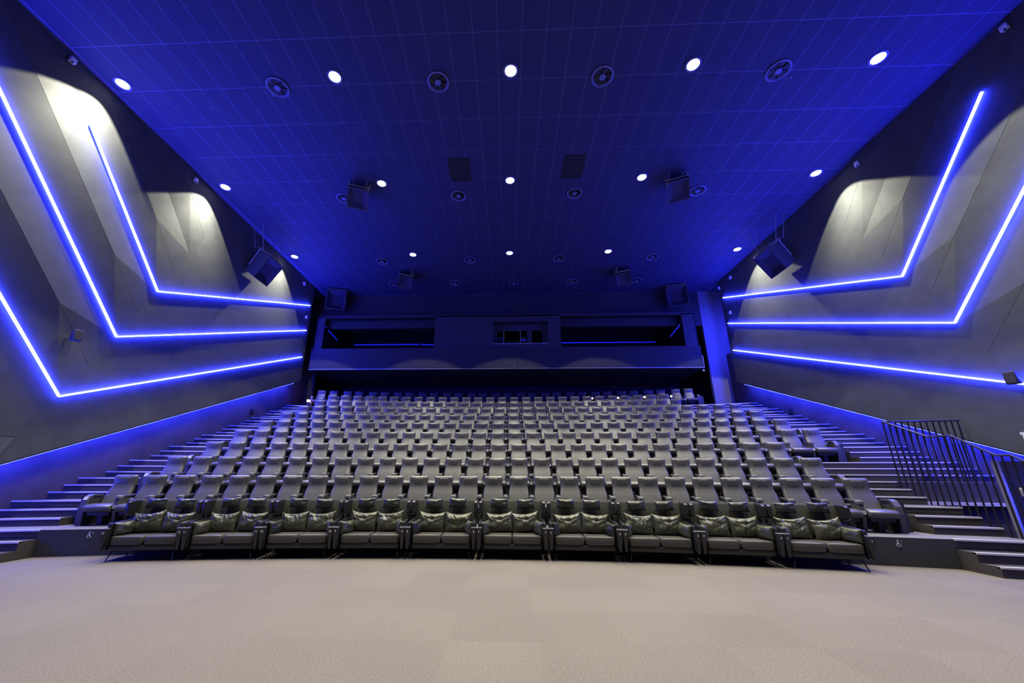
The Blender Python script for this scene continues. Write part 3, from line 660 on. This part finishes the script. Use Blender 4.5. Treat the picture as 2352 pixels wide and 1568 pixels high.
hp_me = [pillow_mesh('head_pillow', m_pil[2], .195, .105, .06, seed=j+9, wr=.014, nx=22, nz=14) for j in range(3)]
ap_me = [pillow_mesh('arm_pillow', m_pil[j % 3], .19, .13, .075, seed=j+20, wr=.012, nx=20, nz=14) for j in range(3)]
strap_me = MB().box(-.05, .05, -.04, .16, .095, .105).mesh('strap', m_pil[2])
for j in range(10):
    num = 12-j; s = (j-4.5)*1.48-.02; a = s/41.5
    O = Matrix.Translation((RSF*sin(a), OY+RSF*cos(a), 0)) @ Matrix.Rotation(-a, 4, 'Z')
    r = empty('two_seat_sofa', O.translation, -a)
    obj('base', so['base'], r); obj('seat_cushion', so['seat_cushion'], r, (-.306, 0, 0)); obj('seat_cushion', so['seat_cushion'], r, (.306, 0, 0))
    obj('back', so['back'], r)
    for q_ in ('_l', '_r'):
        obj('wing', so['wing'+q_], r); obj('armrest', so['arm'+q_], r); c_ = obj('cup_holder', so['cup'+q_], r); obj('cup_rim', so['cuprim'+q_], c_)
        obj('number', text_mesh(str(num), .06, m_white), c_, ((-.682 if q_ == '_l' else .682), -.127, .53))
        obj('leg', so['legf'+q_], r); obj('leg', so['legb'+q_], r)
    pos = ['leftmost', 'second from left', 'third from left', 'fourth from left', 'fifth from left', 'fifth from right', 'fourth from right', 'third from right', 'second from right', 'rightmost'][j]
    tag(r, 'low black leather two-seat sofa numbered %d, %s in the front row' % (num, pos), 'sofa', 'two-seat sofas in the front row')
    def put(name, me, x, y, z, rx, ry, rz, label, cat, grp):
        o = obj(name, me); o.matrix_world = O @ Matrix.Translation((x, y, z)) @ Matrix.Rotation(rz, 4, 'Z') @ Matrix.Rotation(rx, 4, 'X') @ Matrix.Rotation(ry, 4, 'Y'); return tag(o, label, cat, grp)
    J = lambda q_: rnd.uniform(-q_, q_)
    for sd, nm in ((-1, 'left'), (1, 'right')):
        put('back_cushion', bp_me[rnd.randrange(4)], sd*.295+J(.02), .44+J(.01), .655+J(.012), math.radians(-17), J(.10), J(.06), 'creased olive leather back cushion on the %s half of the %s sofa' % (nm, pos), 'cushion', 'olive back cushions on the sofas')
        o = put('head_pillow', hp_me[rnd.randrange(3)], sd*.285+J(.03), .57+J(.01), 1.02+J(.012), math.radians(-14), J(.06), J(.04), 'dark olive head pillow over the %s half of the %s sofa back' % (nm, pos), 'pillow', 'head pillows on the sofa backs')
        st = obj('strap', strap_me, o); st.location = (0, .02, 0)
        put('arm_pillow', ap_me[rnd.randrange(3)], sd*.565, .20+J(.03), .575+J(.01), math.radians(-6), J(.1), sd*-1.25+J(.12), 'small olive pillow leaning on the %s arm of the %s sofa' % (nm, pos), 'pillow', 'small arm pillows on the sofas')

# ---------------------------------------------------------------- wheelchair space signs on the platform front
def wheelchair(s, num, label):
    R = RP-.003; a = s/R; r = empty('wheelchair_sign', (R*sin(a), OY+R*cos(a), .40), -a); r.scale = (.7, 1, .7)
    mb = MB(); n = 20; vs = []; fs = []
    for k in range(n+1):
        t = math.radians(-60)-k/n*math.radians(265)
        for rr in (.034, .048): vs += [(rr*cos(t)-.01, -.003, rr*sin(t)-.035)]
    for k in range(n): fs.append((2*k, 2*k+1, 2*k+3, 2*k+2))
    mb.add(vs, fs); build(mb, 'wheel', m_white, r)
    b = MB(); b.box(-.022, .0, -.004, -.001, -.02, .055); b.box(-.02, .03, -.004, -.001, -.02, -.006)
    b.prism([(.018, -.02), (.034, -.02), (.058, -.072), (.042, -.076)], lambda x, z: (x, -.004, z), lambda x, z: (x, -.001, z)); b.lathe([(.001, 0), (.015, 0)], 12)
    build(b, 'figure', m_white, r); h_ = MB(); h_.prism([(-.011+.017*cos(2*pi*k/12), .078+.017*sin(2*pi*k/12)) for k in range(12)], lambda x, z: (x, -.004, z), lambda x, z: (x, -.001, z)); build(h_, 'head', m_white, r)
    obj('number', text_mesh(str(num), .06, m_white), r, (.075, -.002, .05)); tag(r, label, 'sign', 'wheelchair space signs')
wheelchair(-8.25, 14, 'white wheelchair symbol numbered 14 left of the sofas')
wheelchair(-7.42, 13, 'white wheelchair symbol numbered 13 beside the leftmost sofa')
wheelchair(8.3, 1, 'white wheelchair symbol numbered 1 right of the sofas')
